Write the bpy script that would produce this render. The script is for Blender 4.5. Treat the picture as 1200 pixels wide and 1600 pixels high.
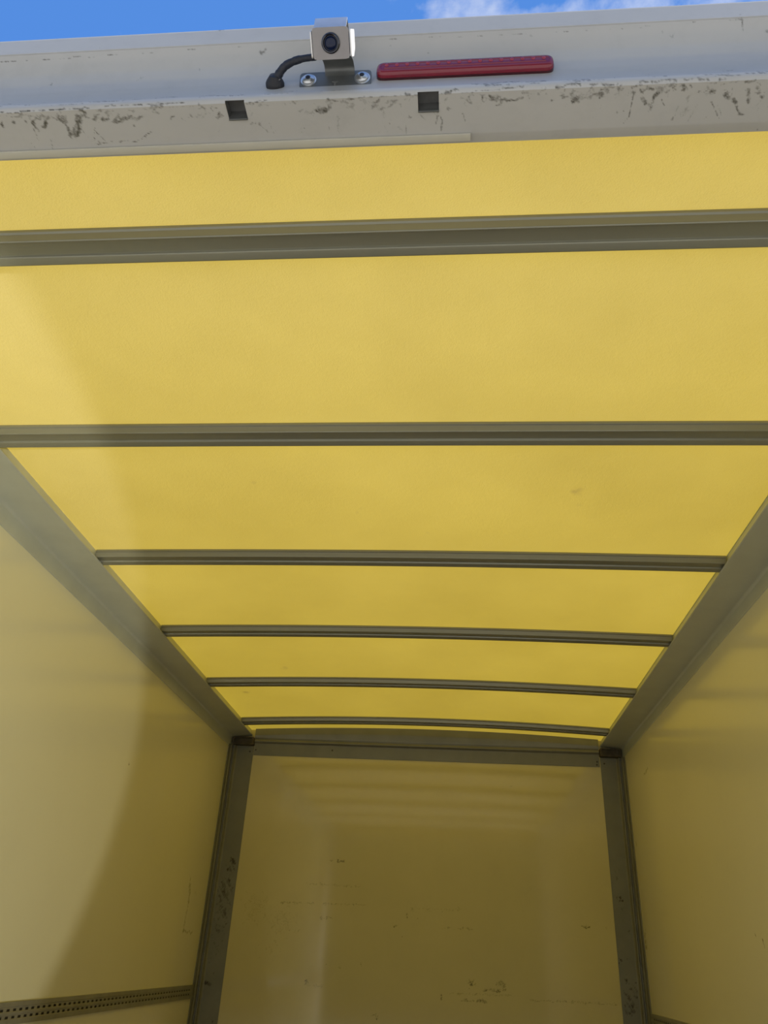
import bpy, bmesh, math, random
import numpy as np
from mathutils import Matrix, Vector, Euler

for o in list(bpy.data.objects):
    bpy.data.objects.remove(o)
SC = bpy.context.scene
COL = SC.collection
EYE = 1.6                     # height of the photographer's eye above the ground; all numbers below are eye-relative

# ------------------------------------------------------------------ camera
cam_data = bpy.data.cameras.new('camera')
cam = bpy.data.objects.new('camera', cam_data)
COL.objects.link(cam)
cam_data.sensor_fit = 'HORIZONTAL'
cam_data.sensor_width = 36.0
cam_data.lens = 36.0 * 1197.966 / 1200.0
cam_data.clip_start = 0.02
ROT = Matrix(((0.995825, -0.005045, 0.091144), (0.076231, -0.503296, -0.860745), (0.050215, 0.864100, -0.500810)))
cam.matrix_world = Matrix.Translation((0, 0, EYE)) @ ROT.to_4x4()
SC.camera = cam

# ------------------------------------------------------------------ world: blue sky with scattered white clouds
world = bpy.data.worlds.new('sky')
SC.world = world
world.use_nodes = True
nt = world.node_tree
nt.nodes.clear()
N = nt.nodes.new
L = nt.links.new
w_out = N('ShaderNodeOutputWorld'); w_bg = N('ShaderNodeBackground')
tc = N('ShaderNodeTexCoord'); sep = N('ShaderNodeSeparateXYZ')
L(tc.outputs['Generated'], sep.inputs[0])
grad = N('ShaderNodeValToRGB')                       # horizon haze to deep blue
grad.color_ramp.elements[0].position = 0.0
grad.color_ramp.elements[0].color = (0.76, 0.83, 0.92, 1)
ge = grad.color_ramp.elements.new(0.35); ge.color = (0.26, 0.46, 0.85, 1)
grad.color_ramp.elements[2].position = 0.75
grad.color_ramp.elements[2].color = (0.092, 0.27, 0.75, 1)
L(sep.outputs['Z'], grad.inputs[0])
# project the direction on a cloud deck
zc = N('ShaderNodeMath'); zc.operation = 'MAXIMUM'; zc.inputs[1].default_value = 0.06
L(sep.outputs['Z'], zc.inputs[0])
vd = N('ShaderNodeVectorMath'); vd.operation = 'DIVIDE'
L(tc.outputs['Generated'], vd.inputs[0]); L(zc.outputs[0], vd.inputs[1])
mp = N('ShaderNodeMapping'); mp.inputs['Location'].default_value = (0.14, 0.18, 0.0)
L(vd.outputs[0], mp.inputs[0])
cn = N('ShaderNodeTexNoise'); cn.inputs['Scale'].default_value = 3.1; cn.inputs['Detail'].default_value = 9
cn.inputs['Roughness'].default_value = 0.56; cn.inputs['Distortion'].default_value = 0.25
L(mp.outputs[0], cn.inputs['Vector'])
cr = N('ShaderNodeValToRGB')
cr.color_ramp.elements[0].position = 0.53; cr.color_ramp.elements[0].color = (0, 0, 0, 1)
cr.color_ramp.elements[1].position = 0.66; cr.color_ramp.elements[1].color = (1, 1, 1, 1)
L(cn.outputs[0], cr.inputs[0])
cm = N('ShaderNodeMixRGB'); cm.inputs[2].default_value = (0.95, 0.97, 1.0, 1)
L(cr.outputs[0], cm.inputs[0]); L(grad.outputs[0], cm.inputs[1])
L(cm.outputs[0], w_bg.inputs[0]); w_bg.inputs[1].default_value = 1.0
L(w_bg.outputs[0], w_out.inputs[0])

# ------------------------------------------------------------------ sun: high on the right, almost square to the vehicle
def sun_lamp(name, d, strength, angle):
    s = bpy.data.lights.new(name, 'SUN'); s.energy = strength; s.angle = math.radians(angle)
    s.color = (1.0, 0.955, 0.88)
    o = bpy.data.objects.new(name, s); COL.objects.link(o)
    o.rotation_euler = Vector(d).to_track_quat('Z', 'Y').to_euler()
    o.location = (3, 0, 8)
    return o
sun_lamp('sun', (0.64, -0.07, 0.765), 7.0, 0.53)
# unseen spot lamp added to throw the light patch on the left wall (low, behind and to the right)
gl = bpy.data.lights.new('wall_patch_spot', 'SPOT')
gl.energy = 330; gl.color = (1.0, 0.97, 0.88); gl.shadow_soft_size = 0.03
gl.spot_blend = 0.02
glo = bpy.data.objects.new('wall_patch_spot', gl); COL.objects.link(glo)
g_from = Vector((1.0, -2.0, EYE - 1.0)); g_to = Vector((-1.155, 0.3, EYE - 0.1))
glo.location = g_from
glo.rotation_euler = (g_from - g_to).to_track_quat('Z', 'Y').to_euler()
gl.spot_size = math.radians(36.35)

SC.view_settings.view_transform = 'Standard'
SC.view_settings.look = 'None'
SC.view_settings.gamma = 1.0
SC.view_settings.use_curve_mapping = False
SC.view_settings.exposure = 0.0

# ------------------------------------------------------------------ dimensions (metres, eye-relative)
XA, XB, YF = -1.155, 0.845, 4.009      # faces of the left wall, right wall, front wall
XC = (XA + XB) / 2
YR = 0.545                             # rear face of the header
ZFLOOR = -0.88
ROOF_SIDE = 0.998                      # roof height above the side rails; the roof is flat at the rear and arches towards the front
def roof_z(x, y):
    k = max(0.002, 0.0108 * (y - 1.05))
    return ROOF_SIDE + k * (0.81 - (x - XC) ** 2)

# ------------------------------------------------------------------ materials
def new_mat(name):
    m = bpy.data.materials.new(name); m.use_nodes = True
    t = m.node_tree; t.nodes.clear()
    out = t.nodes.new('ShaderNodeOutputMaterial')
    p = t.nodes.new('ShaderNodeBsdfPrincipled')
    t.links.new(p.outputs[0], out.inputs[0])
    return m, t, p, out

def noise(t, scale, detail=4, rough=0.5, vec=None, stretch=None):
    tc = t.nodes.new('ShaderNodeTexCoord')
    n = t.nodes.new('ShaderNodeTexNoise')
    n.inputs['Scale'].default_value = scale; n.inputs['Detail'].default_value = detail; n.inputs['Roughness'].default_value = rough
    if stretch:
        mp = t.nodes.new('ShaderNodeMapping'); mp.inputs['Scale'].default_value = stretch
        t.links.new(tc.outputs['Object'], mp.inputs[0]); t.links.new(mp.outputs[0], n.inputs['Vector'])
    else:
        t.links.new(tc.outputs['Object'], n.inputs['Vector'])
    return n

def ramp(t, src, a, b, ca=(0, 0, 0, 1), cb=(1, 1, 1, 1)):
    r = t.nodes.new('ShaderNodeValToRGB')
    r.color_ramp.elements[0].position = a; r.color_ramp.elements[0].color = ca
    r.color_ramp.elements[1].position = b; r.color_ramp.elements[1].color = cb
    t.links.new(src, r.inputs[0]); return r

def mixc(t, fac, a, b):
    m = t.nodes.new('ShaderNodeMixRGB')
    for i, v in ((0, fac), (1, a), (2, b)):
        if hasattr(v, 'is_output'): t.links.new(v, m.inputs[i])
        elif i == 0: m.inputs[0].default_value = v
        else: m.inputs[i].default_value = (*v, 1)
    return m.outputs[0]

def surface(name, base, rough=0.4, metal=0.0, var=0.06, var_scale=6, dirt=None, dirt_scale=120, bump=0.0, bump_scale=200,
            grime=0.0, grime_scale=9, coat=0.0, stretch=None, spec=0.5):
    m, t, p, out = new_mat(name)
    n = noise(t, var_scale, 5, 0.55, stretch=stretch)
    lo = tuple(c * (1 - var) for c in base); hi = tuple(min(1, c * (1 + var)) for c in base)
    col = mixc(t, ramp(t, n.outputs[0], 0.3, 0.7).outputs[0], lo, hi)
    if grime:
        g = noise(t, grime_scale, 8, 0.7)
        gf = t.nodes.new('ShaderNodeMath'); gf.operation = 'MULTIPLY'; gf.inputs[1].default_value = grime
        t.links.new(ramp(t, g.outputs[0], 0.5, 0.8).outputs[0], gf.inputs[0])
        col = mixc(t, gf.outputs[0], col, (0.10, 0.09, 0.06))
    if dirt:
        at = t.nodes.new('ShaderNodeAttribute'); at.attribute_name = 'dirt'
        dn = noise(t, dirt_scale, 6, 0.65)
        k = t.nodes.new('ShaderNodeMath'); k.operation = 'MULTIPLY_ADD'
        k.inputs[1].default_value = 0.9; k.inputs[2].default_value = -0.45
        t.links.new(dn.outputs[0], k.inputs[0])
        s = t.nodes.new('ShaderNodeMath'); s.operation = 'ADD'
        t.links.new(at.outputs['Fac'], s.inputs[0]); t.links.new(k.outputs[0], s.inputs[1])
        r = ramp(t, s.outputs[0], 0.15, 0.92)
        mu = t.nodes.new('ShaderNodeMath'); mu.operation = 'MULTIPLY'
        gate = ramp(t, at.outputs['Fac'], 0.02, 0.15)
        t.links.new(r.outputs[0], mu.inputs[0]); t.links.new(gate.outputs[0], mu.inputs[1])
        col = mixc(t, mu.outputs[0], col, dirt)
    t.links.new(col, p.inputs['Base Color'])
    p.inputs['Roughness'].default_value = rough
    p.inputs['Metallic'].default_value = metal
    p.inputs['Specular IOR Level'].default_value = spec
    p.inputs['Coat Weight'].default_value = coat
    p.inputs['Coat Roughness'].default_value = 0.08
    if bump:
        b = t.nodes.new('ShaderNodeBump'); b.inputs['Strength'].default_value = bump; b.inputs['Distance'].default_value = 0.002
        t.links.new(noise(t, bump_scale, 3, 0.6).outputs[0], b.inputs['Height'])
        t.links.new(b.outputs[0], p.inputs['Normal'])
    return m

M_WHITE = surface('header_white_paint', (0.45, 0.44, 0.405), rough=0.38, var=0.05, var_scale=7, dirt=(0.055, 0.050, 0.034), dirt_scale=340, grime=0.10, grime_scale=26, stretch=(0.3, 1, 1))
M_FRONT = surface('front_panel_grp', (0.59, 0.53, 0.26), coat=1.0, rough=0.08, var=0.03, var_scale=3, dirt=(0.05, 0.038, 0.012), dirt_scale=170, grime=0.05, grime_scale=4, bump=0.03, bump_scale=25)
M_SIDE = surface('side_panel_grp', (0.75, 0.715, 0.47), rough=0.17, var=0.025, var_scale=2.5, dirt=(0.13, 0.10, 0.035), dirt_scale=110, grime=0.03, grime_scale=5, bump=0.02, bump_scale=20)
M_RAIL = surface('rail_grey_paint', (0.52, 0.535, 0.42), rough=0.36, metal=0.15, var=0.05, var_scale=8, grime=0.06, grime_scale=14)
M_POST = surface('post_grey_metal', (0.20, 0.20, 0.155), rough=0.40, metal=0.25, var=0.08, var_scale=10, dirt=(0.03, 0.024, 0.010), dirt_scale=70, grime=0.15, grime_scale=12)
M_BOW = surface('bow_galvanised_steel', (0.25, 0.245, 0.175), rough=0.34, metal=0.35, var=0.05, var_scale=20, stretch=(0.1, 1, 1))
M_TRACK = surface('track_steel', (0.30, 0.29, 0.22), rough=0.45, metal=0.4, var=0.10, var_scale=14, grime=0.2, grime_scale=20)
M_DARK = surface('dark_plastic', (0.045, 0.039, 0.025), rough=0.55, var=0.2)
M_BLOCK = surface('corner_block_brown', (0.075, 0.060, 0.030), rough=0.6, var=0.3, var_scale=40)
M_STEEL = surface('stainless_steel', (0.25, 0.235, 0.225), rough=0.30, metal=0.7, var=0.05, var_scale=60)
M_STEEL2 = surface('bracket_dull_steel', (0.14, 0.145, 0.135), rough=0.45, metal=0.5, var=0.08, var_scale=60)
M_HOOD = surface('hood_skylit_steel', (0.55, 0.56, 0.57), rough=0.35, metal=0.6, var=0.05, var_scale=60)  # paler than the face plate: sky light on the hood put into its colour
M_CHEEK = surface('cheek_sunlit_steel', (0.82, 0.81, 0.78), rough=0.35, metal=0.2, var=0.04, var_scale=60)  # case steel made near white, the sun on it put into the colour
M_SCREW = surface('bright_screw_metal', (0.62, 0.62, 0.60), rough=0.28, metal=0.9, var=0.03)
M_SOCKET = surface('screw_socket_black', (0.01, 0.01, 0.01), rough=0.6)
M_LENSB = surface('lens_black', (0.006, 0.008, 0.018), rough=0.12, coat=0.6, var=0.1)
M_GLASS = surface('lens_glass_blue_black', (0.006, 0.012, 0.040), rough=0.08, coat=0.0, spec=0.35, var=0.1)
M_CABLE = surface('cable_black_tape', (0.010, 0.012, 0.020), rough=0.55, var=0.3, var_scale=150, bump=0.5, bump_scale=250)
M_RED = surface('red_lens', (0.19, 0.006, 0.018), rough=0.16, coat=0.35, var=0.10, var_scale=40)
M_REDD = surface('dark_red_housing', (0.05, 0.004, 0.010), rough=0.3, coat=0.2)
M_LED = surface('led_dome', (0.30, 0.02, 0.04), rough=0.2, coat=0.3)
M_SLOT = surface('slot_dark_steel', (0.16, 0.16, 0.15), rough=0.4, metal=0.3, var=0.2, var_scale=60)
M_PLY = surface('plywood_floor', (0.30, 0.22, 0.13), rough=0.6, var=0.2, var_scale=5, stretch=(6, 0.6, 1), grime=0.3)
M_GROUND = surface('yard_concrete', (0.50, 0.48, 0.44), rough=0.85, var=0.14, var_scale=1.4, grime=0.2, grime_scale=0.8)
M_ADDED_HEDGE = surface('added_hedge_dark', (0.045, 0.065, 0.022), rough=0.7, var=0.6, var_scale=9, bump=0.8, bump_scale=12)
M_TRIM = surface('trim_strip_cream', (0.52, 0.50, 0.41), rough=0.45, var=0.05)
M_RUB = surface('grommet_rubber', (0.012, 0.012, 0.014), rough=0.6, bump=0.2)

# translucent yellow glass-fibre roof
M_ROOF, t, p, out = new_mat('roof_translucent_yellow_grp')
c_n = noise(t, 2.2, 6, 0.6); f_n = noise(t, 380, 2, 0.6); w_n = noise(t, 95, 4, 0.6)
tcol = mixc(t, ramp(t, c_n.outputs[0], 0.30, 0.72).outputs[0], (0.455, 0.310, 0.024), (0.545, 0.378, 0.034))
rcol = mixc(t, ramp(t, c_n.outputs[0], 0.30, 0.72).outputs[0], (0.82, 0.74, 0.46), (0.88, 0.80, 0.52))
spot = noise(t, 9, 3, 0.5)
tcol = mixc(t, ramp(t, spot.outputs[0], 0.74, 0.80).outputs[0], tcol, (0.30, 0.19, 0.02))
bmp = t.nodes.new('ShaderNodeBump'); bmp.inputs['Strength'].default_value = 0.30; bmp.inputs['Distance'].default_value = 0.002
hm = t.nodes.new('ShaderNodeMath'); hm.operation = 'ADD'
t.links.new(f_n.outputs[0], hm.inputs[0]); t.links.new(w_n.outputs[0], hm.inputs[1]); t.links.new(hm.outputs[0], bmp.inputs['Height'])
t.nodes.remove(p)
df = t.nodes.new('ShaderNodeBsdfDiffuse'); t.links.new(rcol, df.inputs[0]); t.links.new(bmp.outputs[0], df.inputs['Normal'])
tr = t.nodes.new('ShaderNodeBsdfTranslucent'); t.links.new(tcol, tr.inputs[0]); t.links.new(bmp.outputs[0], tr.inputs['Normal'])
mx = t.nodes.new('ShaderNodeMixShader'); mx.inputs[0].default_value = 0.52
t.links.new(df.outputs[0], mx.inputs[1]); t.links.new(tr.outputs[0], mx.inputs[2])
gs = t.nodes.new('ShaderNodeBsdfGlossy'); gs.inputs['Roughness'].default_value = 0.38; t.links.new(bmp.outputs[0], gs.inputs['Normal'])
# resin skin, the same from both sides of the sheet (Schlick reflectance): reflects more, passes less at grazing angles
geo = t.nodes.new('ShaderNodeNewGeometry'); dt = t.nodes.new('ShaderNodeVectorMath'); dt.operation = 'DOT_PRODUCT'
t.links.new(geo.outputs['Incoming'], dt.inputs[0]); t.links.new(geo.outputs['Normal'], dt.inputs[1])
def mth(op, a, b=None):
    n = t.nodes.new('ShaderNodeMath'); n.operation = op
    for i, v in enumerate((a, b)):
        if v is None: continue
        if hasattr(v, 'is_output'): t.links.new(v, n.inputs[i])
        else: n.inputs[i].default_value = v
    return n.outputs[0]
fres = mth('ADD', mth('MULTIPLY', mth('POWER', mth('SUBTRACT', 1.0, mth('ABSOLUTE', dt.outputs['Value'])), 5.0), 0.95), 0.05)
m2 = t.nodes.new('ShaderNodeMixShader')
t.links.new(fres, m2.inputs[0]); t.links.new(mx.outputs[0], m2.inputs[1]); t.links.new(gs.outputs[0], m2.inputs[2])
t.links.new(m2.outputs[0], out.inputs[0])
M_PALE = surface('door_post_white_paint', (0.80, 0.79, 0.75), rough=0.4, var=0.04)

# wear marks measured off the surfaces: (radius, strength, polyline), metres, eye-relative
MARKS = {
    'header': [
        (0.0033,1.00,[(-0.5924,0.5718,0.92)]), (0.0027,1.00,[(-0.5772,0.5716,0.92)]), (0.0020,0.90,[(-0.5617,0.5722,0.92)]),
        (0.0033,0.80,[(-0.551,0.5683,0.92),(-0.5475,0.5827,0.92)]), (0.0027,0.90,[(-0.5288,0.5675,0.92),(-0.538,0.5777,0.92)]), (0.0040,0.75,[(-0.5168,0.5698,0.92),(-0.5071,0.5773,0.92),(-0.5026,0.5929,0.92)]),
        (0.0033,0.90,[(-0.4862,0.5694,0.92),(-0.4945,0.5823,0.92),(-0.5022,0.5938,0.92)]), (0.0040,0.60,[(-0.5079,0.5693,0.92)]), (0.0033,0.80,[(-0.47,0.5718,0.92),(-0.4576,0.5733,0.92),(-0.4399,0.5723,0.92),(-0.4146,0.5734,0.92),(-0.4039,0.5721,0.92)]),
        (0.0020,1.00,[(-0.4181,0.583,0.92)]), (0.0020,0.80,[(-0.4463,0.5667,0.92)]), (0.0008,0.90,[(-0.473,0.5833,0.92),(-0.4819,0.6067,0.92),(-0.4612,0.6039,0.92),(-0.4217,0.6046,0.92),(-0.3994,0.591,0.92)]),
        (0.0009,0.80,[(-0.4723,0.5878,0.92),(-0.4648,0.6019,0.92)]), (0.0027,0.60,[(-0.4739,0.6024,0.92)]), (0.0008,0.70,[(-0.5544,0.5752,0.92),(-0.5558,0.5999,0.92)]),
        (0.0033,0.90,[(-0.3653,0.5738,0.92)]), (0.0027,0.70,[(-0.3391,0.5715,0.92)]), (0.0027,0.30,[(-0.3375,0.5716,0.92),(-0.3121,0.571,0.92)]),
        (0.0040,0.90,[(-0.2997,0.575,0.92)]), (0.0027,0.80,[(-0.2591,0.5733,0.92)]), (0.0009,1.00,[(-0.5894,0.5579,0.9202),(-0.5372,0.5572,0.921),(-0.4683,0.5566,0.9218)]),
        (0.0009,0.90,[(-0.4512,0.556,0.9225),(-0.4003,0.5559,0.9227),(-0.3416,0.556,0.9226)]), (0.0007,0.80,[(-0.592,0.5629,0.92),(-0.5395,0.5626,0.92)]), (0.0007,0.50,[(-0.4694,0.5545,0.9296),(-0.4527,0.5546,0.9312)]),
        (0.0007,0.50,[(-0.4185,0.5611,0.92),(-0.3339,0.5598,0.92)]), (0.0017,1.00,[(-0.5416,0.5649,0.9921)]), (0.0010,0.80,[(-0.5367,0.5638,0.9959)]),
        (0.0017,0.50,[(-0.419,0.5639,0.9955),(-0.4236,0.5655,0.9897)]), (0.0009,0.90,[(-0.3524,0.5642,0.9676)]), (0.0013,0.60,[(-0.3391,0.5618,1.003)]),
        (0.0017,0.60,[(-0.2847,0.556,1.0148)]), (0.0030,0.80,[(-0.2563,0.5506,1.0237),(-0.2494,0.5504,1.0241)]), (0.0017,0.60,[(-0.2735,0.5493,1.0257)]),
        (0.0010,0.80,[(-0.4634,0.545,1.0665)]), (0.0020,1.00,[(-0.3203,0.545,1.0665),(-0.3116,0.545,1.0665)]), (0.0010,0.80,[(-0.3933,0.545,1.0665)]),
        (0.0009,0.80,[(-0.4792,0.545,1.0378)]), (0.0010,0.70,[(-0.5031,0.5496,1.0253)]), (0.0027,0.90,[(-0.1794,0.5709,0.92),(-0.1614,0.5709,0.92)]),
        (0.0033,0.40,[(-0.1843,0.5758,0.92),(-0.1977,0.5727,0.92)]), (0.0033,0.45,[(-0.1385,0.5702,0.92),(-0.1305,0.5706,0.92)]), (0.0020,0.35,[(-0.1509,0.5842,0.92),(-0.1535,0.6043,0.92)]),
        (0.0027,0.45,[(-0.0998,0.5711,0.92),(-0.0903,0.5741,0.92)]), (0.0027,0.90,[(-0.0683,0.5692,0.92)]), (0.0020,0.80,[(-0.058,0.5874,0.92)]),
        (0.0020,0.30,[(-0.0933,0.5807,0.92),(-0.0886,0.6053,0.92)]), (0.0020,0.50,[(-0.0719,0.6033,0.92)]), (0.0033,0.80,[(-0.0207,0.5814,0.92)]),
        (0.0009,0.80,[(-0.0183,0.5875,0.92),(-0.0186,0.6074,0.92)]), (0.0009,0.70,[(-0.0231,0.5855,0.92),(-0.025,0.5984,0.92)]), (0.0030,0.70,[(-0.0086,0.5744,0.92)]),
        (0.0027,0.40,[(0.0096,0.5744,0.92)]), (0.0013,0.90,[(-0.2141,0.5635,0.92)]), (0.0009,0.90,[(-0.1922,0.5595,0.92)]),
        (0.0008,0.80,[(-0.1885,0.5765,0.92)]), (0.0008,0.80,[(-0.195,0.5953,0.92)]), (0.0013,0.90,[(-0.2589,0.5576,0.9205),(-0.2384,0.5576,0.9205)]),
        (0.0020,0.80,[(-0.0605,0.5581,0.92),(-0.0416,0.5572,0.9211)]), (0.0020,0.90,[(-0.018,0.5578,0.9203),(0.0016,0.556,0.9226)]), (0.0007,0.60,[(-0.121,0.5579,0.9202),(-0.0101,0.558,0.92),(0.0521,0.5569,0.9215)]),
        (0.0020,0.50,[(-0.0854,0.5529,1.0201)]), (0.0013,0.60,[(-0.0373,0.5587,1.01)]), (0.0020,0.50,[(0.0948,0.55,1.0247)]),
        (0.0017,0.50,[(0.0989,0.5563,1.0141)]), (0.0033,1.00,[(0.0347,0.5689,0.92)]), (0.0021,0.90,[(0.0552,0.5707,0.92),(0.0685,0.5705,0.92),(0.0786,0.5701,0.92)]),
        (0.0027,1.00,[(0.0801,0.5702,0.92)]), (0.0027,0.60,[(0.1304,0.5692,0.92),(0.1803,0.5699,0.92)]), (0.0040,0.90,[(0.1444,0.5707,0.92)]),
        (0.0047,0.95,[(0.1764,0.5689,0.92)]), (0.0020,0.90,[(0.117,0.5735,0.92)]), (0.0033,0.40,[(0.1071,0.5682,0.92)]),
        (0.0020,0.80,[(0.0901,0.5682,0.92)]), (0.0027,0.90,[(0.2144,0.5691,0.92)]), (0.0027,1.00,[(0.2238,0.5671,0.92)]),
        (0.0030,0.90,[(0.2366,0.5879,0.92)]), (0.0020,0.80,[(0.2265,0.576,0.92),(0.2366,0.5879,0.92),(0.2431,0.5688,0.92)]), (0.0009,0.80,[(0.2141,0.5714,0.92),(0.2159,0.5962,0.92),(0.2102,0.6069,0.92)]),
        (0.0027,0.90,[(0.2437,0.5648,0.92)]), (0.0009,0.80,[(0.2489,0.5779,0.92),(0.2546,0.5863,0.92)]), (0.0027,1.00,[(0.2607,0.5641,0.92)]),
        (0.0040,1.00,[(0.273,0.5654,0.92)]), (0.0027,1.00,[(0.2922,0.5702,0.92)]), (0.0033,0.35,[(0.2836,0.5746,0.92),(0.2784,0.5989,0.92)]),
        (0.0009,0.60,[(0.2714,0.5862,0.92),(0.2684,0.6052,0.92)]), (0.0009,0.70,[(0.3098,0.5822,0.92),(0.3252,0.6069,0.92)]), (0.0020,0.80,[(0.3242,0.5725,0.92),(0.3405,0.5893,0.92),(0.352,0.6022,0.92)]),
        (0.0020,0.70,[(0.3455,0.5695,0.92),(0.3544,0.5859,0.92)]), (0.0033,0.90,[(0.3597,0.5679,0.92)]), (0.0040,0.80,[(0.3714,0.5786,0.92)]),
        (0.0010,0.40,[(0.2934,0.5831,0.92),(0.2879,0.6061,0.92)]), (0.0010,0.40,[(0.3163,0.5842,0.92),(0.3258,0.601,0.92)]), (0.0020,0.75,[(0.1213,0.5555,0.9232),(0.1896,0.5564,0.922)]),
        (0.0020,0.70,[(0.2196,0.5555,0.9233),(0.3012,0.5554,0.9233)]), (0.0013,0.80,[(0.0521,0.5555,0.9232),(0.083,0.5554,0.9233)]), (0.0010,0.70,[(0.3088,0.5545,0.9263),(0.3677,0.5545,0.9281)]),
        (0.0027,0.50,[(0.2575,0.5531,1.0198)]), (0.0027,0.45,[(0.2692,0.5534,1.0192)]), (0.0020,0.80,[(0.3531,0.545,1.036),(0.3528,0.5532,1.0196)]),
        (0.0009,0.80,[(0.3371,0.5464,1.03),(0.3655,0.5468,1.0295)]), (0.0013,1.00,[(0.2321,0.5566,0.9388)]), (0.0009,0.80,[(0.1904,0.5549,0.9327)]),
        (0.0009,0.80,[(0.3187,0.5564,0.9381),(0.33,0.5566,0.9388)]), (0.0027,0.70,[(0.3842,0.5548,1.0168)]), (0.0013,0.80,[(0.207,0.5899,0.92)]),
        (0.0013,0.70,[(0.1995,0.5912,0.92)]), (0.0020,0.80,[(0.3789,0.6224,0.922)]), (0.0010,0.70,[(0.2999,0.6075,0.92)]),
        (0.0006,0.90,[(-0.6183,0.5498,1.0249),(-0.5094,0.5494,1.0255),(-0.3498,0.5482,1.0275),(-0.2804,0.5478,1.0281)]), (0.0006,0.70,[(-0.1356,0.5481,1.0276),(-0.011,0.5484,1.0271),(0.1189,0.5493,1.0257),(0.1985,0.549,1.0263)]), (0.0006,0.80,[(0.1985,0.549,1.0263),(0.2924,0.5473,1.0288),(0.3847,0.5474,1.0287)])],
    'front': [
        (0.0067,0.90,[(-0.5463,4.009,0.3869),(-0.5243,4.009,0.385)]), (0.0050,0.50,[(-0.5838,4.009,0.3881)]), (0.0053,0.90,[(-0.2052,4.009,0.1704)]),
        (0.0040,0.70,[(-0.1574,4.009,0.1569)]), (0.0053,0.80,[(-0.2599,4.009,0.1259)]), (0.0043,0.70,[(-0.2284,4.009,0.0783)]),
        (0.0067,1.00,[(0.5916,4.009,0.1615),(0.6059,4.009,0.1622)]), (0.0050,0.90,[(0.6201,4.009,0.1629)]), (0.0050,0.60,[(0.6912,4.009,0.1637)]),
        (0.0080,0.90,[(0.0823,4.009,-0.0806),(0.1048,4.009,-0.0843)]), (0.0053,0.80,[(0.0765,4.009,-0.1027)]), (0.0100,0.55,[(0.1976,4.009,-0.0843),(0.2257,4.009,-0.0804)]),
        (0.0053,0.70,[(0.1467,4.009,-0.1062),(0.2362,4.009,-0.1039)]), (0.0053,0.80,[(0.1293,4.009,-0.1477),(0.1516,4.009,-0.1489)]), (0.0033,0.60,[(0.0399,4.009,-0.1501),(0.1516,4.009,-0.1465)]),
        (0.0033,0.50,[(0.3351,4.009,-0.1344),(0.5387,4.009,-0.1306),(0.7155,4.009,-0.1305)]), (0.0053,0.90,[(-0.0474,4.009,-0.1332),(-0.0443,4.009,-0.1522)]), (0.0060,1.00,[(-0.3435,4.009,-0.2252)]),
        (0.0073,1.00,[(-0.3292,4.009,-0.2292)]), (0.0067,1.00,[(0.2864,4.009,0.7628)]), (0.0067,0.90,[(-0.6599,4.009,-0.1168),(-0.6422,4.009,-0.1183)]),
        (0.0733,0.22,[(-0.7931,4.009,0.1163)]), (0.0833,0.20,[(-0.9215,4.009,0.1635)]), (0.0467,0.22,[(-0.8403,4.009,0.0098)]),
        (0.0037,0.50,[(-0.8026,4.009,0.196),(-0.6496,4.009,0.1976)]), (0.0037,0.50,[(-0.6041,4.009,0.1997),(-0.4074,4.009,0.2034)]), (0.0040,0.40,[(-0.6467,4.009,-0.1308),(-0.5742,4.009,-0.1295)]),
        (0.0047,0.50,[(-0.6136,4.009,0.138),(-0.5537,4.009,0.1435)]), (0.0047,0.60,[(-0.7494,4.009,0.079)]), (0.0047,0.60,[(-0.7104,4.009,0.0809)]),
        (0.0047,0.60,[(-0.505,4.009,-0.0518)]), (0.0050,0.60,[(-0.4096,4.009,-0.0395)]), (0.0043,0.60,[(-0.5701,4.009,-0.0451)]),
        (0.0043,0.50,[(-0.5946,4.009,-0.0664)]), (0.0040,0.40,[(-0.0478,4.009,0.1257),(0.0981,4.009,0.1276)]), (0.0033,0.40,[(-0.0164,4.009,-0.1268),(0.2635,4.009,-0.1216)]),
        (0.0040,0.40,[(-0.6888,4.009,0.283),(-0.4428,4.009,0.2802)]), (0.0067,0.30,[(-0.1972,4.009,0.1972),(0.0398,4.009,0.2029)])],
    'post': [
        (0.0167,1.00,[(-1.0535,4.004,0.3505)]), (0.0100,0.90,[(-1.0682,4.004,0.3641),(-1.0735,4.004,0.3158)]), (0.0367,0.70,[(-1.0864,4.004,0.2373)]),
        (0.0367,0.60,[(-1.0889,4.004,0.1555)]), (0.0300,0.60,[(-1.0853,4.004,0.0758)]), (0.0233,0.50,[(-1.0938,4.004,-0.0028)]),
        (0.0053,0.90,[(-1.1651,4.004,-0.1479),(-1.085,4.004,-0.1462)]), (0.0167,0.70,[(-1.0773,4.004,0.2792),(-1.0821,4.004,0.2101)]), (0.0067,0.90,[(-1.0767,4.004,-0.106)]),
        (0.0050,0.90,[(-1.0413,4.004,-0.2677)]), (0.0050,0.90,[(-1.0523,4.004,-0.2897)]), (0.0200,0.40,[(-1.1153,4.004,-0.055)]),
        (0.0067,1.00,[(0.7615,4.004,0.2807),(0.7785,4.004,0.2789)]), (0.0073,0.60,[(0.7713,4.004,0.2368)]), (0.0067,0.70,[(0.7962,4.004,0.1508)]),
        (0.0067,1.00,[(0.7282,4.004,0.033),(0.7449,4.004,0.0338)]), (0.0053,0.90,[(0.7648,4.004,-0.0138)]), (0.0060,1.00,[(0.7645,4.004,-0.0426)]),
        (0.0233,0.85,[(0.7856,4.004,-0.0984)]), (0.0167,0.90,[(0.8068,4.004,-0.0547)]), (0.0167,1.00,[(0.7618,4.004,-0.1441),(0.7807,4.004,-0.143)]),
        (0.0100,0.60,[(0.7673,4.004,0.0892)]), (0.0067,0.70,[(0.7328,4.004,0.1351)]), (0.0053,0.80,[(0.7337,4.004,0.766),(0.7154,4.004,0.7683)]),
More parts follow.
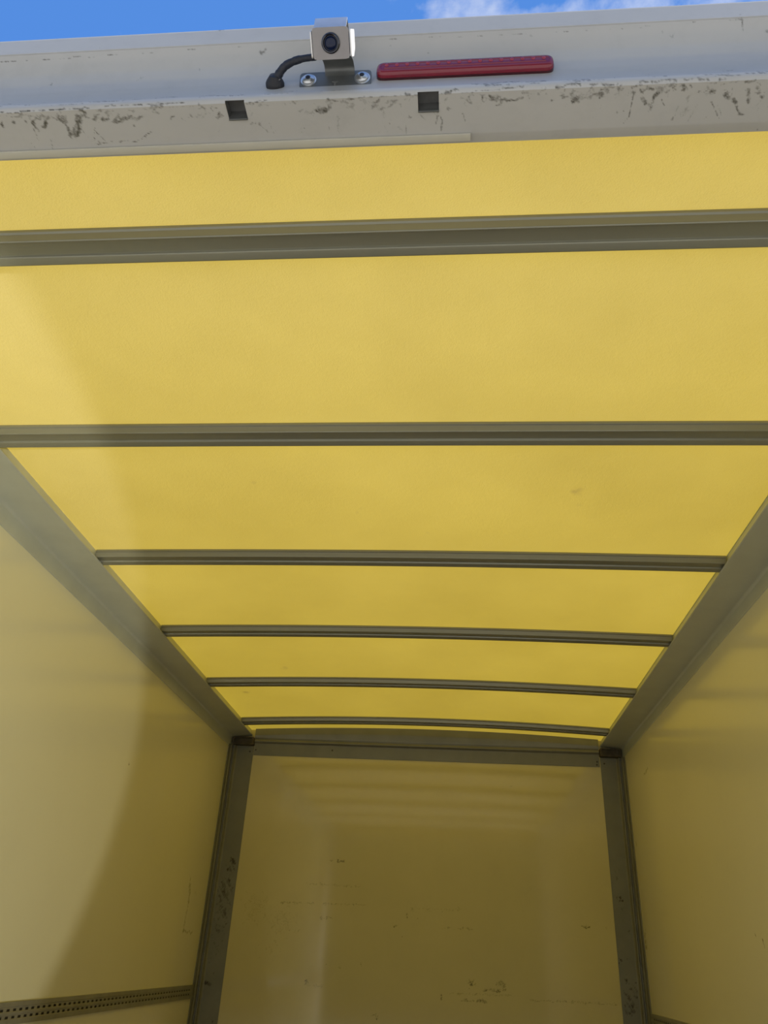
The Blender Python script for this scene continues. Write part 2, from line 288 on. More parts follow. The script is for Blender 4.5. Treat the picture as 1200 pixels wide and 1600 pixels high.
        (0.0067,0.60,[(0.7732,4.004,0.0402)]), (0.0167,0.40,[(0.7651,4.004,0.3741)])],
    'left': [
        (0.0045,0.80,[(-1.155,2.7493,0.5514)]), (0.0091,0.55,[(-1.155,3.6727,0.2488),(-1.155,3.7002,0.1871),(-1.155,3.6944,0.087)]), (0.0061,0.60,[(-1.155,3.6944,0.087),(-1.155,3.6889,0.0502),(-1.155,3.822,0.049)]),
        (0.0182,0.35,[(-1.155,3.7821,0.1976)]), (0.0152,0.30,[(-1.155,3.8293,0.3426)]), (0.0152,0.30,[(-1.155,3.8445,0.1442)]),
        (0.0036,0.50,[(-1.155,2.3686,0.6458)]), (0.0121,0.30,[(-1.155,3.8082,-0.0083)])],
    'right': [
        (0.0048,0.90,[(0.845,3.522,0.7691),(0.845,3.6094,0.7516)]), (0.0061,0.80,[(0.845,3.91,0.5064)]), (0.0045,0.80,[(0.845,3.9016,0.1775),(0.845,3.9138,0.1556)]),
        (0.0103,1.00,[(0.845,3.9246,0.1361),(0.845,3.9287,0.0824)]), (0.0045,0.90,[(0.845,2.5239,0.1101)]), (0.0045,0.90,[(0.845,2.5179,0.1021)]),
        (0.0048,0.90,[(0.845,2.47,0.0871)]), (0.0048,0.90,[(0.845,2.4702,0.078)]), (0.0039,0.80,[(0.845,3.7274,0.2432)]),
        (0.0182,0.20,[(0.845,3.5304,-0.0496)]), (0.0121,0.25,[(0.845,3.6889,0.4008)]), (0.0036,0.70,[(0.845,2.9864,0.2337)])],
}

# ------------------------------------------------------------------ mesh helpers
def tag(o, label=None, cat=None, group=None, kind=None):
    if label: o['label'] = label
    if cat: o['category'] = cat
    if group: o['group'] = group
    if kind: o['kind'] = kind
    return o

def root(name, loc, label, cat, group=None):
    """an Empty at the thing's base"""
    e = bpy.data.objects.new(name, None); COL.objects.link(e)
    e.location = (loc[0], loc[1], loc[2] + EYE); e.empty_display_size = 0.03
    return tag(e, label, cat, group)

def link(name, me, mat, parent=None, smooth=None):
    if mat: me.materials.append(mat)
    if smooth is not None:
        me.polygons.foreach_set('use_smooth', [True] * len(me.polygons))
        me.set_sharp_from_angle(angle=math.radians(smooth))
    o = bpy.data.objects.new(name, me); COL.objects.link(o)
    if parent is not None:
        o.parent = parent
        # meshes are written in world space; undo the shift of the thing's Empty (parts themselves sit at identity)
        if parent.type == 'EMPTY':
            o.matrix_parent_inverse = Matrix.Translation(-parent.location)
    return o

def mesh_of(verts, faces, name='m', lift=EYE):
    me = bpy.data.meshes.new(name)
    me.from_pydata([(x, y, z + lift) for x, y, z in verts], [], faces)
    bm = bmesh.new(); bm.from_mesh(me); bmesh.ops.recalc_face_normals(bm, faces=bm.faces); bm.to_mesh(me); bm.free()
    return me

def rounded(pts, r=0.002, n=3, closed=True):
    """round the corners of a 2-D profile"""
    out = []; k = len(pts)
    for i, p in enumerate(pts):
        if not closed and i in (0, k - 1):
            out.append(p); continue
        a = Vector(pts[i - 1]) - Vector(p); b = Vector(pts[(i + 1) % k]) - Vector(p)
        d = min(r, a.length * 0.45, b.length * 0.45)
        a = Vector(p) + a.normalized() * d; b = Vector(p) + b.normalized() * d
        for j in range(n + 1):
            s = j / n
            out.append(tuple(a * (1 - s) ** 2 + Vector(p) * 2 * s * (1 - s) + b * s ** 2))
    return out

def sweep(profile, stations, place, caps=True):
    """closed profile of (a, b) swept over the stations; place(a, b, s) -> xyz"""
    k = len(profile); V = []; F = []
    for s in stations:
        V += [place(a, b, s) for a, b in profile]
    for i in range(len(stations) - 1):
        for j in range(k):
            j2 = (j + 1) % k
            F.append((i * k + j, i * k + j2, (i + 1) * k + j2, (i + 1) * k + j))
    if caps:
        F.append(tuple(range(k))); F.append(tuple((len(stations) - 1) * k + j for j in range(k)))
    return V, F

def lin(a, b, n):
    return [a + (b - a) * i / n for i in range(n + 1)]

def bevel_box(x0, x1, y0, y1, z0, z1, bev=0.002, seg=2):
    bm = bmesh.new()
    bmesh.ops.create_cube(bm, size=1)
    for v in bm.verts:
        v.co = Vector(((x0 + x1) / 2 + v.co.x * (x1 - x0), (y0 + y1) / 2 + v.co.y * (y1 - y0), (z0 + z1) / 2 + v.co.z * (z1 - z0) + EYE))
    if bev:
        bmesh.ops.bevel(bm, geom=bm.edges[:], offset=bev, segments=seg, affect='EDGES', profile=0.5)
    me = bpy.data.meshes.new('box'); bm.to_mesh(me); bm.free()
    return me

def frame_mesh(V, F, origin, ax, ay, az):
    """vertices given in a local frame"""
    o = Vector(origin); ax, ay, az = Vector(ax), Vector(ay), Vector(az)
    return mesh_of([tuple(o + ax * v[0] + ay * v[1] + az * v[2]) for v in V], F)

def lathe(prof, n=32):
    """(radius, height) profile about local z"""
    V = []; F = []; k = len(prof)
    for i in range(n):
        a = 2 * math.pi * i / n
        V += [(r * math.cos(a), r * math.sin(a), h) for r, h in prof]
    for i in range(n):
        i2 = (i + 1) % n
        for j in range(k - 1):
            F.append((i * k + j, i2 * k + j, i2 * k + j + 1, i * k + j + 1))
    F.append(tuple(i * k for i in range(n))); F.append(tuple(i * k + k - 1 for i in range(n)))
    return V, F

def tube(pts, radii, n=14):
    V = []; F = []; m = len(pts)
    P = [Vector(p) for p in pts]; up = Vector((0.2, 0.9, 0.3))
    for i in range(m):
        d = (P[min(i + 1, m - 1)] - P[max(i - 1, 0)]).normalized()
        a = d.cross(up).normalized(); b = d.cross(a).normalized()
        for j in range(n):
            c = 2 * math.pi * j / n
            V.append(tuple(P[i] + (a * math.cos(c) + b * math.sin(c)) * radii[i]))
    for i in range(m - 1):
        for j in range(n):
            F.append((i * n + j, i * n + (j + 1) % n, (i + 1) * n + (j + 1) % n, (i + 1) * n + j))
    F.append(tuple(range(n))); F.append(tuple((m - 1) * n + j for j in range(n)))
    return V, F

def smooth_path(pts, n):
    """Catmull-Rom through the points"""
    P = [Vector(p) for p in pts]; P = [P[0] * 2 - P[1]] + P + [P[-1] * 2 - P[-2]]
    out = []
    for i in range(1, len(P) - 2):
        for j in range(n):
            s = j / n
            a, b, c, d = P[i - 1], P[i], P[i + 1], P[i + 2]
            out.append(0.5 * ((2 * b) + (c - a) * s + (2 * a - 5 * b + 4 * c - d) * s * s + (3 * b - a - 3 * c + d) * s ** 3))
    out.append(P[-2]); return out

def warp(q, amp):
    """smooth wobble that makes the edges of a mark ragged"""
    o = np.zeros_like(q)
    for f, a in ((130, 1.0), (310, 0.7), (720, 0.45), (1300, 0.25)):
        o[:, 0] += a * np.sin(q[:, 0] * f + 1.7 * np.sin(q[:, 1] * f * 0.8 + q[:, 2] * f * 0.7) + f)
        o[:, 1] += a * np.sin(q[:, 1] * f * 1.1 + 1.9 * np.sin(q[:, 0] * f * 0.9 + q[:, 2] * f * 0.6) + 2 * f)
        o[:, 2] += a * np.sin(q[:, 2] * f * 0.9 + 1.8 * np.sin(q[:, 0] * f * 0.7 + q[:, 1] * f * 0.8) + 3 * f)
    return o * amp

def stain(me, marks):
    """wear and dirt with a shape of its own, stored on the vertices as a soft field"""
    n = len(me.vertices); co = np.empty(n * 3); me.vertices.foreach_get('co', co); co = co.reshape(-1, 3); co[:, 2] -= EYE
    d = np.zeros(n)
    for rad, st, pts in marks:
        P = [np.array(p) for p in pts]
        lo = np.min(P, axis=0) - 3 * rad; hi = np.max(P, axis=0) + 3 * rad
        idx = np.where(np.all((co >= lo) & (co <= hi), axis=1))[0]
        if len(idx) == 0: continue
        q = co[idx]; q = q + warp(q, min(rad, 0.03) * 0.7); best = np.full(len(idx), 1e9)
        segs = list(zip(P[:-1], P[1:])) or [(P[0], P[0])]
        for a, b in segs:
            ab = b - a; l2 = ab @ ab
            s = np.clip(((q - a) @ ab) / l2, 0, 1) if l2 > 1e-12 else np.zeros(len(q))
            best = np.minimum(best, np.linalg.norm(q - (a + s[:, None] * ab), axis=1))
        f = st * np.clip(1.2 - best / rad * 0.85, 0, 1)
        d[idx] = np.maximum(d[idx], f)
    at = me.attributes.new('dirt', 'FLOAT', 'POINT'); at.data.foreach_set('value', d.astype(np.float32))

def wall_panel(name, us, vs, place, thick, mat, marks, label):
    """a panel: fine grid on the visible face, plain back and edges"""
    nu, nv = len(us), len(vs)
    V = [place(u, v, 0) for v in vs for u in us]
    F = [(j * nu + i, j * nu + i + 1, (j + 1) * nu + i + 1, (j + 1) * nu + i) for j in range(nv - 1) for i in range(nu - 1)]
    rim = [i for i in range(nu)] + [j * nu + nu - 1 for j in range(1, nv)] + [(nv - 1) * nu + i for i in range(nu - 2, -1, -1)] + [j * nu for j in range(nv - 2, 0, -1)]
    b0 = len(V); m = len(rim)
    uv = [(us[r % nu], vs[r // nu]) for r in rim]
    V += [place(u, v, thick) for u, v in uv]
    F += [(rim[i], rim[(i + 1) % m], b0 + (i + 1) % m, b0 + i) for i in range(m)]
    F.append(tuple(b0 + i for i in range(m)))
    me = mesh_of(V, F); stain(me, marks)
    return tag(link(name, me, mat), label, kind='structure')

def steps(*parts):
    out = []
    for a, b, h in parts:
        n = max(1, round((b - a) / h))
        seg = lin(a, b, n)
        out += seg if not out else seg[1:]
    return out

# ------------------------------------------------------------------ the setting: yard, load floor, walls, roof
me = mesh_of([(-60, -60, -EYE), (60, -60, -EYE), (60, 60, -EYE), (-60, 60, -EYE)], [(0, 1, 2, 3)])
tag(link('ground', me, M_GROUND), 'pale concrete yard under and behind the van', kind='structure')
# hedge added out of view so the glossy front panel reflects something dark
random.seed(2)
hp = [(0.0, -EYE), (-0.15, 0.2), (-0.1, 1.8), (0.1, 3.0), (0.3, 3.6), (0.9, 3.9), (1.5, 3.5), (1.7, 1.6), (1.7, -EYE)]
V, F = sweep(hp, lin(-32, 32, 120), lambda a, b, q: (q, -14 - a + random.uniform(-.12, .12), b + (random.uniform(-.12, .12) if b > 0 else 0)))
tag(link('added_hedge', mesh_of(V, F), M_ADDED_HEDGE, smooth=60), 'dark hedge added out of view for the front panel to reflect', kind='structure')
tag(link('floor', bevel_box(XA - 0.02, XB + 0.02, YR + 0.01, YF + 0.02, ZFLOOR - 0.06, ZFLOOR, 0), M_PLY), 'plywood load floor', kind='structure')

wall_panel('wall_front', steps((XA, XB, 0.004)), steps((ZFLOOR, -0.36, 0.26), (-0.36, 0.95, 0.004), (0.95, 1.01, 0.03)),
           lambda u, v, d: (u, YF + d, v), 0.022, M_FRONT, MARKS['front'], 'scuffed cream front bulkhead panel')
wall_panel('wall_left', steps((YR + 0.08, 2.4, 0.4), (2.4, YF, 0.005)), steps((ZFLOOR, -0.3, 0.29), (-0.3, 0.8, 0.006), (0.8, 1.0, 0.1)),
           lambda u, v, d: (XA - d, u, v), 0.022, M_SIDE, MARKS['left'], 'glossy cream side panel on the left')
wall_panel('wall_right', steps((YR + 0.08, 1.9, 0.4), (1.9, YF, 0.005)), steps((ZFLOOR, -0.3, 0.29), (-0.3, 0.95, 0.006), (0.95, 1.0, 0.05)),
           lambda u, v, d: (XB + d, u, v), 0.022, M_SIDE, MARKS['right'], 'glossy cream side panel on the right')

# roof: one thin arched sheet of glass fibre, 2 mm
xs = lin(XA - 0.02, XB + 0.02, 40); ys = lin(0.60, YF + 0.02, 30)
V = [(x, y, roof_z(x, y)) for y in ys for x in xs]
nx = len(xs)
F = [(j * nx + i, j * nx + i + 1, (j + 1) * nx + i + 1, (j + 1) * nx + i) for j in range(len(ys) - 1) for i in range(nx - 1)]
me = mesh_of(V, F)
tag(link('ceiling', me, M_ROOF, smooth=60), 'translucent yellow glass-fibre roof sheet glowing in the sun', kind='structure')

# ------------------------------------------------------------------ rear header: swept pressed-steel beam with two latch slots
PROF = [(.5450, 1.0665), (.5450, 1.0320), (.5475, 1.0285), (.5530, 1.0200), (.5610, 1.0060), (.5655, .9900), (.5655, .9740), (.5625, .9590),
        (.5580, .9440), (.5545, .9310), (.5545, .9245), (.5580, .9200), (.6120, .9200), (.6180, .9210), (.6270, .9230)]
header = root('rear_header', (XC, 0.59, 0.92), 'white painted steel header beam over the rear opening, scuffed along its lower edge', 'header beam')
SLOTS = ((-0.2905, -0.2660), (-0.0475, -0.0215))
slot_y1 = 0.5795
def resample(P, h):
    out = [P[0]]
    for a, b in zip(P[:-1], P[1:]):
        n = max(1, round((Vector(b) - Vector(a)).length / h))
        out += [tuple(Vector(a).lerp(Vector(b), i / n)) for i in range(1, n + 1)]
    return out
dense = resample([PROF[0], PROF[1]], 0.003)[:-1] + [(.5450, 1.0330), (.5466, 1.0322), (.5466, 1.0308), (.5452, 1.0300)] \
    + resample(rounded([(.5452, 1.0300)] + PROF[3:11] + [PROF[11]] , 0.004, 3, closed=False), 0.0018)[1:] \
    + resample([PROF[11], (slot_y1, .92), PROF[12]], 0.0018)[1:] + resample(PROF[12:], 0.0018)[1:]
back = [(.6290, .9260), (.6290, 1.0600), (.6230, 1.0700), (.5510, 1.0710), (.5470, 1.0700)]
prof = dense + back
xh = sorted(set([round(v, 5) for v in steps((XA - 0.03, -0.72, 0.05), (-0.72, 0.48, 0.0016), (0.48, XB + 0.03, 0.05))] + [c for s in SLOTS for c in s]))
k = len(prof); V = []; F = []
for x in xh: V += [(x, y, z) for y, z in prof]
cut0 = min(i for i, q in enumerate(dense) if q[1] < 0.9235 and q[0] < 0.57)
cut1 = min(i for i, q in enumerate(dense) if abs(q[1] - .92) < 1e-6 and abs(q[0] - slot_y1) < 1e-6)
for i in range(len(xh) - 1):
    xm = (xh[i] + xh[i + 1]) / 2
    in_slot = any(a < xm < b for a, b in SLOTS)
    for j in range(k):
        if in_slot and cut0 <= j < cut1: continue
        F.append((i * k + j, i * k + (j + 1) % k, (i + 1) * k + (j + 1) % k, (i + 1) * k + j))
F.append(tuple(range(k))); F.append(tuple((len(xh) - 1) * k + j for j in range(k)))
me = mesh_of(V, F)
random.seed(11)          # fine grime where the doors have rubbed along the lower edge
rub = []
for _ in range(150):
    x = random.choice((random.uniform(-0.66, -0.36), random.uniform(-0.33, 0.05), random.uniform(0.03, 0.42), random.uniform(0.15, 0.42)))
    y = 0.5585 + abs(random.gauss(0, 0.0065)); l = random.uniform(0, 0.012); dy = random.gauss(0, 0.003)
    rub.append((random.uniform(0.0009, 0.0026), random.uniform(0.3, 0.8), [(x, y, .92), (x + l, y + dy, .92)]))
for _ in range(70):
    x = random.uniform(-0.66, 0.42); z = random.uniform(.926, .938); l = random.uniform(0.004, 0.05)
    rub.append((random.uniform(0.0005, 0.0011), random.uniform(0.4, 0.8), [(x, .5548, z), (x + l, .5548, z)]))
for _ in range(40):
    x = random.uniform(-0.66, 0.42); y = random.uniform(.565, .60); dx = random.gauss(0, 0.008)
    rub.append((random.uniform(0.0004, 0.0009), random.uniform(0.3, 0.6), [(x, y, .92), (x + dx, y + random.uniform(0.004, 0.018), .92)]))
stain(me, MARKS['header'] + rub)
link('beam', me, M_WHITE, header, smooth=38)
for a, b in SLOTS:      # pressed steel cup behind each opening, with a turned-down front lip
    y0, y1 = dense[cut0][0], slot_y1
    z0 = dense[cut0][1]
    zt = 0.937
    V = [(a, y0, z0), (b, y0, z0), (b, y1, .92), (a, y1, .92), (a, y0 + .0045, zt), (b, y0 + .0045, zt), (b, y1, zt), (a, y1, zt)]
    cup = link('latch_slot', mesh_of(V, [(0, 1, 5, 4), (1, 2, 6, 5), (2, 3, 7, 6), (3, 0, 4, 7), (4, 5, 6, 7)]), M_SLOT, header)
    tag(cup, 'dark square latch slot in the lower edge')
    link('slot_lip', bevel_box(a, b, y1 - 0.0016, y1 + 0.0006, .9175, .924, 0.0004, 1), M_STEEL2, cup)
# thin cream strip stuck along the inner edge, ending just right of the middle
tp = rounded([(.6105, .9195), (.6105, .9165), (.6215, .9175), (.6215, .9205)], 0.0008, 2)
V, F = sweep(tp, steps((XA + 0.05, 0.0186, 0.05)), lambda a, b, s: (s, a, b))
tag(link('trim_strip', mesh_of(V, F), M_TRIM, header, smooth=40), 'thin cream strip ending near the middle of the beam')

# rear door posts (their inner faces show only as a reflection in the front panel)
def door_post(side, label):
    s = 1 if side == 'left' else -1
    x0 = XA if side == 'left' else XB
    pr = rounded([(x0 - s * 0.03, .545), (x0 + s * 0.055, .545), (x0 + s * 0.055, .60), (x0 + s * 0.03, .629), (x0 - s * 0.03, .629)], 0.006, 3)
    V, F = sweep(pr, lin(ZFLOOR - 0.06, 0.9195, 6), lambda a, b, q: (a, b, q))
    tag(link('door_post', mesh_of(V, F), M_PALE, smooth=40), label, 'door post', 'posts of the rear opening')
door_post('left', 'white painted post on the left of the rear opening')
door_post('right', 'white painted post on the right of the rear opening')

# ------------------------------------------------------------------ side rails
def side_rail(side, label):
    s = 1 if side == 'left' else -1
    x0 = XA if side == 'left' else XB
    zo = 0.0 if side == 'left' else 0.010
    pr = [(-0.010, .903 + zo), (0.0035, .903 + zo), (0.0045, .950), (0.010, .9555), (0.097, .9655), (0.1065, .9660), (0.1090, .9695), (0.1070, .9735), (0.0985, .9760), (0.0975, 1.05), (-0.010, 1.05)]
    pr = [pr[0]] + rounded(pr, 0.003, 3)[4:]
    pr = [(a, b) for a, b in pr]
    def place(a, b, q):
        x = x0 + s * a
        if b > 0.99: b = roof_z(x, q) + 0.002     # tucked under the roof sheet
        return (x, q, b)
    V, F = sweep(pr, steps((0.629, YF - 0.004, 0.12)), place)
    tag(link('side_rail', mesh_of(V, F), M_RAIL, smooth=30), label, 'roof rail', 'grey rails along the roof edges')
side_rail('left', 'grey folded metal roof rail along the top of the left wall')
side_rail('right', 'grey folded metal roof rail along the top of the right wall')

# ------------------------------------------------------------------ roof bows: six alike, arched with the roof
bow_prof = rounded([(0.000, 0.003), (0.000, -0.0035), (0.0035, -0.0050), (0.0055, -0.0180), (0.0080, -0.0195), (0.0100, -0.0160), (0.0360, -0.0160),
                    (0.0370, -0.0200), (0.0395, -0.0210), (0.0500, -0.0245), (0.0525, -0.0230), (0.0540, -0.0050), (0.0570, -0.0035), (0.0570, 0.003)], 0.0012, 2)
bx0, bx1 = XA + 0.1015, XB - 0.1015
BOWS = ((0.803, 'broad grey metal roof bow nearest the rear header'),
        (1.331, 'grey metal roof bow second from the rear header, crossing the middle of the picture'),
        (1.943, 'grey arched roof bow third from the rear header, first to show both ends'),
        (2.535, 'grey arched roof bow fourth from the rear header'),
        (3.133, 'grey arched roof bow fifth from the rear header, second from the front wall'),
        (3.760, 'slim grey arched roof bow nearest the front wall'))
for y, lab in BOWS:          # each is bent to the roof where it stands
    V, F = sweep(bow_prof, lin(bx0, bx1, 48), lambda a, b, x: (x, y + a, b + roof_z(x, y) - 0.0035))
    o = link('roof_bow', mesh_of(V, F), M_BOW, smooth=30)
    tag(o, lab, 'roof bow', 'arched bows under the yellow roof')

# ------------------------------------------------------------------ front top rail and corner posts
fp = rounded([(0.0, .868), (0.004, .868), (0.005, .928), (0.016, .934), (0.018, .940), (0.010, .946), (0.015, .955), (0.020, .990), (0.020, 1.05), (0.0, 1.05)], 0.003, 3)
def place_front(a, b, x):
    if b > 1.0: z = roof_z(x, YF) + 0.002
    elif b > 0.95: z = b + (roof_z(x, YF) - roof_z(XC, YF)) * (b - 0.95) / 0.04
    else: z = b
    return (x, YF - a, z)
V, F = sweep(fp, lin(XA + 0.124, XB - 0.117, 40), place_front)
frail = root('front_rail', (XC, YF, .868), 'grey metal rail closing the roof above the front wall', 'roof rail')
link('rail_body', mesh_of(V, F), M_POST, frail, smooth=30)
rv, rf = lathe([(0.0042, 0), (0.004, 0.0012), (0.0022, 0.0024), (0.0004, 0.0027)], 12)
rivet_me = frame_mesh(rv, rf, (0, 0, -EYE), (1, 0, 0), (0, 0, 1), (0, -1, 0))
rivet_me.materials.append(M_DARK)
def rivet(x, y, z, parent):
    o = bpy.data.objects.new('rivet', rivet_me); COL.objects.link(o)
    o.parent = parent; o.location = (x - parent.location.x, y - parent.location.y, z + EYE - parent.location.z)
for x, z in ((XA + 0.134, .895), (XB - 0.128, .893), (XB - 0.130, .878), (-0.62, .905)):
    rivet(x, YF - 0.0046, z, frail)

def corner_post(side, label):
    s = 1 if side == 'left' else -1
    x0 = XA if side == 'left' else XB
    wd = 0.122 if side == 'left' else 0.112
    e = root('corner_post', (x0, YF, ZFLOOR), label, 'corner post', 'posts in the front corners')
    pr = rounded([(0, 0), (0, .058), (.004, .058), (.006, .034), (.012, .028), (.014, .018), (.019, .017), (.022, .026), (.027, .026), (.030, .012), (.036, .0055), (wd, .005), (wd, 0)], 0.002, 3)
    V, F = sweep(pr, steps((ZFLOOR, -0.34, 0.27), (-0.34, 0.912, 0.006)), lambda a, d, q: (x0 + s * a, YF - d, q))
    me = mesh_of(V, F)
    # the flat strip gets a finer net so that the stains have their shape
    link('post_body', me, M_POST, e, smooth=30)
    us = steps((0.038, wd - 0.002, 0.004)); vs = steps((-0.34, 0.908, 0.005)); nu = len(us)
    V = [(x0 + s * u, YF - 0.0062, v) for v in vs for u in us]
    F = [(j * nu + i, j * nu + i + 1, (j + 1) * nu + i + 1, (j + 1) * nu + i) for j in range(len(vs) - 1) for i in range(nu - 1)]
    me = bpy.data.meshes.new('cover'); me.from_pydata([(x, y, z + EYE) for x, y, z in V], [], [f if s > 0 else f[::-1] for f in F])
    stain(me, MARKS['post'])
    tag(link('cover_plate', me, M_POST, e), 'stained flat grey cover plate')
    rivet(x0 + s * (wd - 0.018), YF - 0.0062, .885, e)
    # dark plastic block closing the end of the roof rail above the post
    b = root('corner_block', (x0, YF, .915), 'dark brown plastic block in the %s top front corner, under the rail end' % side, 'corner block', 'plastic blocks above the corner posts')
    xa_, xb_ = sorted((x0 + s * 0.010, x0 + s * (wd + 0.002)))
    outer = rounded([(xa_, .914), (xb_, .914), (xb_, .9545), (xa_, .9545)], 0.007, 4)
    inner = rounded([(xa_ + .009, .922), (xb_ - .009, .922), (xb_ - .009, .949), (xa_ + .009, .949)], 0.005, 4)
    k = len(outer); V = []; F = []
    for ring, d in ((outer, 0.0), (outer, 0.032), (inner, 0.032), (inner, 0.022)):
        V += [(x, YF - d, z) for x, z in ring]
    for r in range(3):
        for j in range(k):
            F.append((r * k + j, r * k + (j + 1) % k, (r + 1) * k + (j + 1) % k, (r + 1) * k + j))
    F.append(tuple(3 * k + j for j in range(k)))
    link('block_body', mesh_of(V, F), M_BLOCK, b, smooth=30)
    link('block_ledge', bevel_box(xa_ + .006, xb_ - .006, YF - 0.034, YF - 0.026, .9165, .9225, .0015), M_BLOCK, b)
corner_post('left', 'grimy grey metal post in the left front corner')
corner_post('right', 'grey metal post with rust stains in the right front corner')

# ------------------------------------------------------------------ lashing tracks on the side walls
def lashing_track(side, label):
    s = 1 if side == 'left' else -1
    x0 = XA if side == 'left' else XB
    e = root('lashing_track', (x0, 0.64, -0.205), label, 'lashing track', 'perforated tracks along the side walls')
    y0, y1 = 0.64, YF - 0.06
    # face strips between the two rows of holes; the hole rows themselves are bars with gaps
    zs = [(-0.1525, 0.006), (-0.163, 0.006), (-0.1645, 0.0045), (-0.168, 0.0045), (-0.174, 0.0045), (-0.1755, 0.006), (-0.181, 0.006), (-0.1825, 0.0045), (-0.1845, 0.0045), (-0.1905, 0.0045), (-0.192, 0.006), (-0.2045, 0.006)]
    ys = []; y = y0; holes = set()
    pitch, hole = 0.034, 0.016
    while y < y1 - pitch:
        ys += [y, y + pitch - hole]; y += pitch
    ys.append(y1)
    V = []; F = []; nz = len(zs)
    for yy in ys: V += [(x0 + s * d, yy, z) for z, d in zs]
    back = len(V)
    rows = {3, 8}
    for i in range(len(ys) - 1):
        for j in range(nz - 1):
            if j in rows and i % 2 == 1 and i < len(ys) - 2: continue
            F.append((i * nz + j, i * nz + j + 1, (i + 1) * nz + j + 1, (i + 1) * nz + j))
    n = len(ys)
    V += [(x0 - s * 0.001, ys[0], zs[0][0]), (x0 - s * 0.001, ys[-1], zs[0][0]), (x0 - s * 0.001, ys[0], zs[-1][0]), (x0 - s * 0.001, ys[-1], zs[-1][0])]
    b = back
    F += [tuple(i * nz for i in range(n)) + (b + 1, b), tuple(i * nz + nz - 1 for i in range(n)) + (b + 3, b + 2)]
    F += [tuple(range(nz)) + (b + 2, b), tuple((n - 1) * nz + j for j in range(nz)) + (b + 3, b + 1)]
    link('track_face', mesh_of(V, F), M_TRACK, e)
    tag(link('track_channel', bevel_box(*sorted((x0 + s * 0.0002, x0 + s * 0.001)), y0 + .003, y1 - .003, -0.200, -0.157, 0), M_DARK, e), 'dark channel behind the holes')
lashing_track('left', 'grey steel lashing track with two rows of holes on the left wall')
lashing_track('right', 'grey steel lashing track on the right wall, at the bottom edge')

# ------------------------------------------------------------------ reversing camera on its bracket
rc = root('reversing_camera', (-0.152, 0.560, 0.965), 'small steel-cased reversing camera on a bracket screwed to the header', 'camera')
cx = -0.1505
n_f = Vector((0, -0.471, -0.882)); t_f = Vector((0, 0.882, -0.471)); x_f = Vector((1, 0, 0))   # face normal, face "down", right
fc = Vector((cx, 0.5045, 0.9450))                                                              # centre of the lens
def rc_part(name, V, F, mat, sm=35, parent=None, origin=None):
    return link(name, frame_mesh(V, F, origin or fc, x_f, t_f, n_f), mat, parent or rc, smooth=sm)
def slab(outline, z0, z1, r, n=4):
    pr = rounded(outline, r, n)
    return sweep(pr, (z0, z1), lambda a, b, q: (a, b, q))
# front plate with a round hole for the lens
hw, ht, hb = 0.0222, 0.0165, 0.0170
rect = rounded([(-hw, -ht), (hw, -ht), (hw, hb), (-hw, hb)], 0.004, 4)
def ring_plate(outline, rad, z0, z1, n=48):
    """plate with a round hole: outline resampled by angle"""
    outp = []
    for i in range(n):
        a = 2 * math.pi * i / n; d = Vector((math.cos(a), math.sin(a))); best = None
        for p, q in zip(outline, outline[1:] + outline[:1]):
            p, q = Vector(p), Vector(q); e = q - p
            den = d.x * e.y - d.y * e.x
            if abs(den) < 1e-12: continue
            tt = (p.x * e.y - p.y * e.x) / den; ss = (p.x * d.y - p.y * d.x) / den
            if tt > 0 and -1e-6 <= ss <= 1 + 1e-6 and (best is None or tt > best): best = tt
        outp.append(tuple(d * best))
    inn = [(rad * math.cos(2 * math.pi * i / n), rad * math.sin(2 * math.pi * i / n)) for i in range(n)]
    V = [(*p, z1) for p in outp] + [(*p, z1) for p in inn] + [(*p, z0) for p in inn] + [(*p, z0) for p in outp]
    F = []
    for r in range(4):
        for i in range(n):
            i2 = (i + 1) % n
            F.append((r * n + i, r * n + i2, ((r + 1) % 4) * n + i2, ((r + 1) % 4) * n + i))
    return V, F
V, F = ring_plate(rect, 0.0112, -0.0018, 0.0)
face = rc_part('face_plate', V, F, M_STEEL)
# the plate turns over at the top into a short hood leaning back
V, F = sweep(rounded([(-ht + 0.0005, 0.0), (-ht - 0.0097, -0.0185), (-ht + 0.0079, -0.0279), (-ht + 0.0072, -0.0291), (-ht - 0.0078, -0.0194), (-ht + 0.0005, -0.0028)], 0.0006, 2),
             (-0.0195, 0.0195), lambda a, b, q: (q, a, b))
rc_part('hood', V, F, M_HOOD)
# folded side cheeks
for s in (-1, 1):
    pr = rounded([(-0.0135, -0.001), (0.0150, -0.001), (0.0150, -0.024), (0.006, -0.040), (-0.0135, -0.040)], 0.003, 3)
    V, F = sweep(pr, (s * 0.0232, s * 0.0246), lambda a, b, q: (q, a, b))
    rc_part('side_cheek', V, F, M_CHEEK)
# camera body inside, lens
V, F = slab([(-0.019, -0.014), (0.019, -0.014), (0.019, 0.014), (-0.019, 0.014)], -0.034, -0.003, 0.003)
body = rc_part('camera_body', V, F, M_DARK)
V, F = lathe([(0.0110, -0.004), (0.0110, 0.0030), (0.0100, 0.0040), (0.0088, 0.0036), (0.0078, 0.0008)], 40)
lens = rc_part('lens_barrel', V, F, M_LENSB, origin=fc)
V, F = lathe([(0.0077, 0.0006), (0.0066, 0.0018), (0.0040, 0.0029), (0.0002, 0.0033)], 32)
g = rc_part('lens_glass', V, F, M_GLASS, parent=lens)
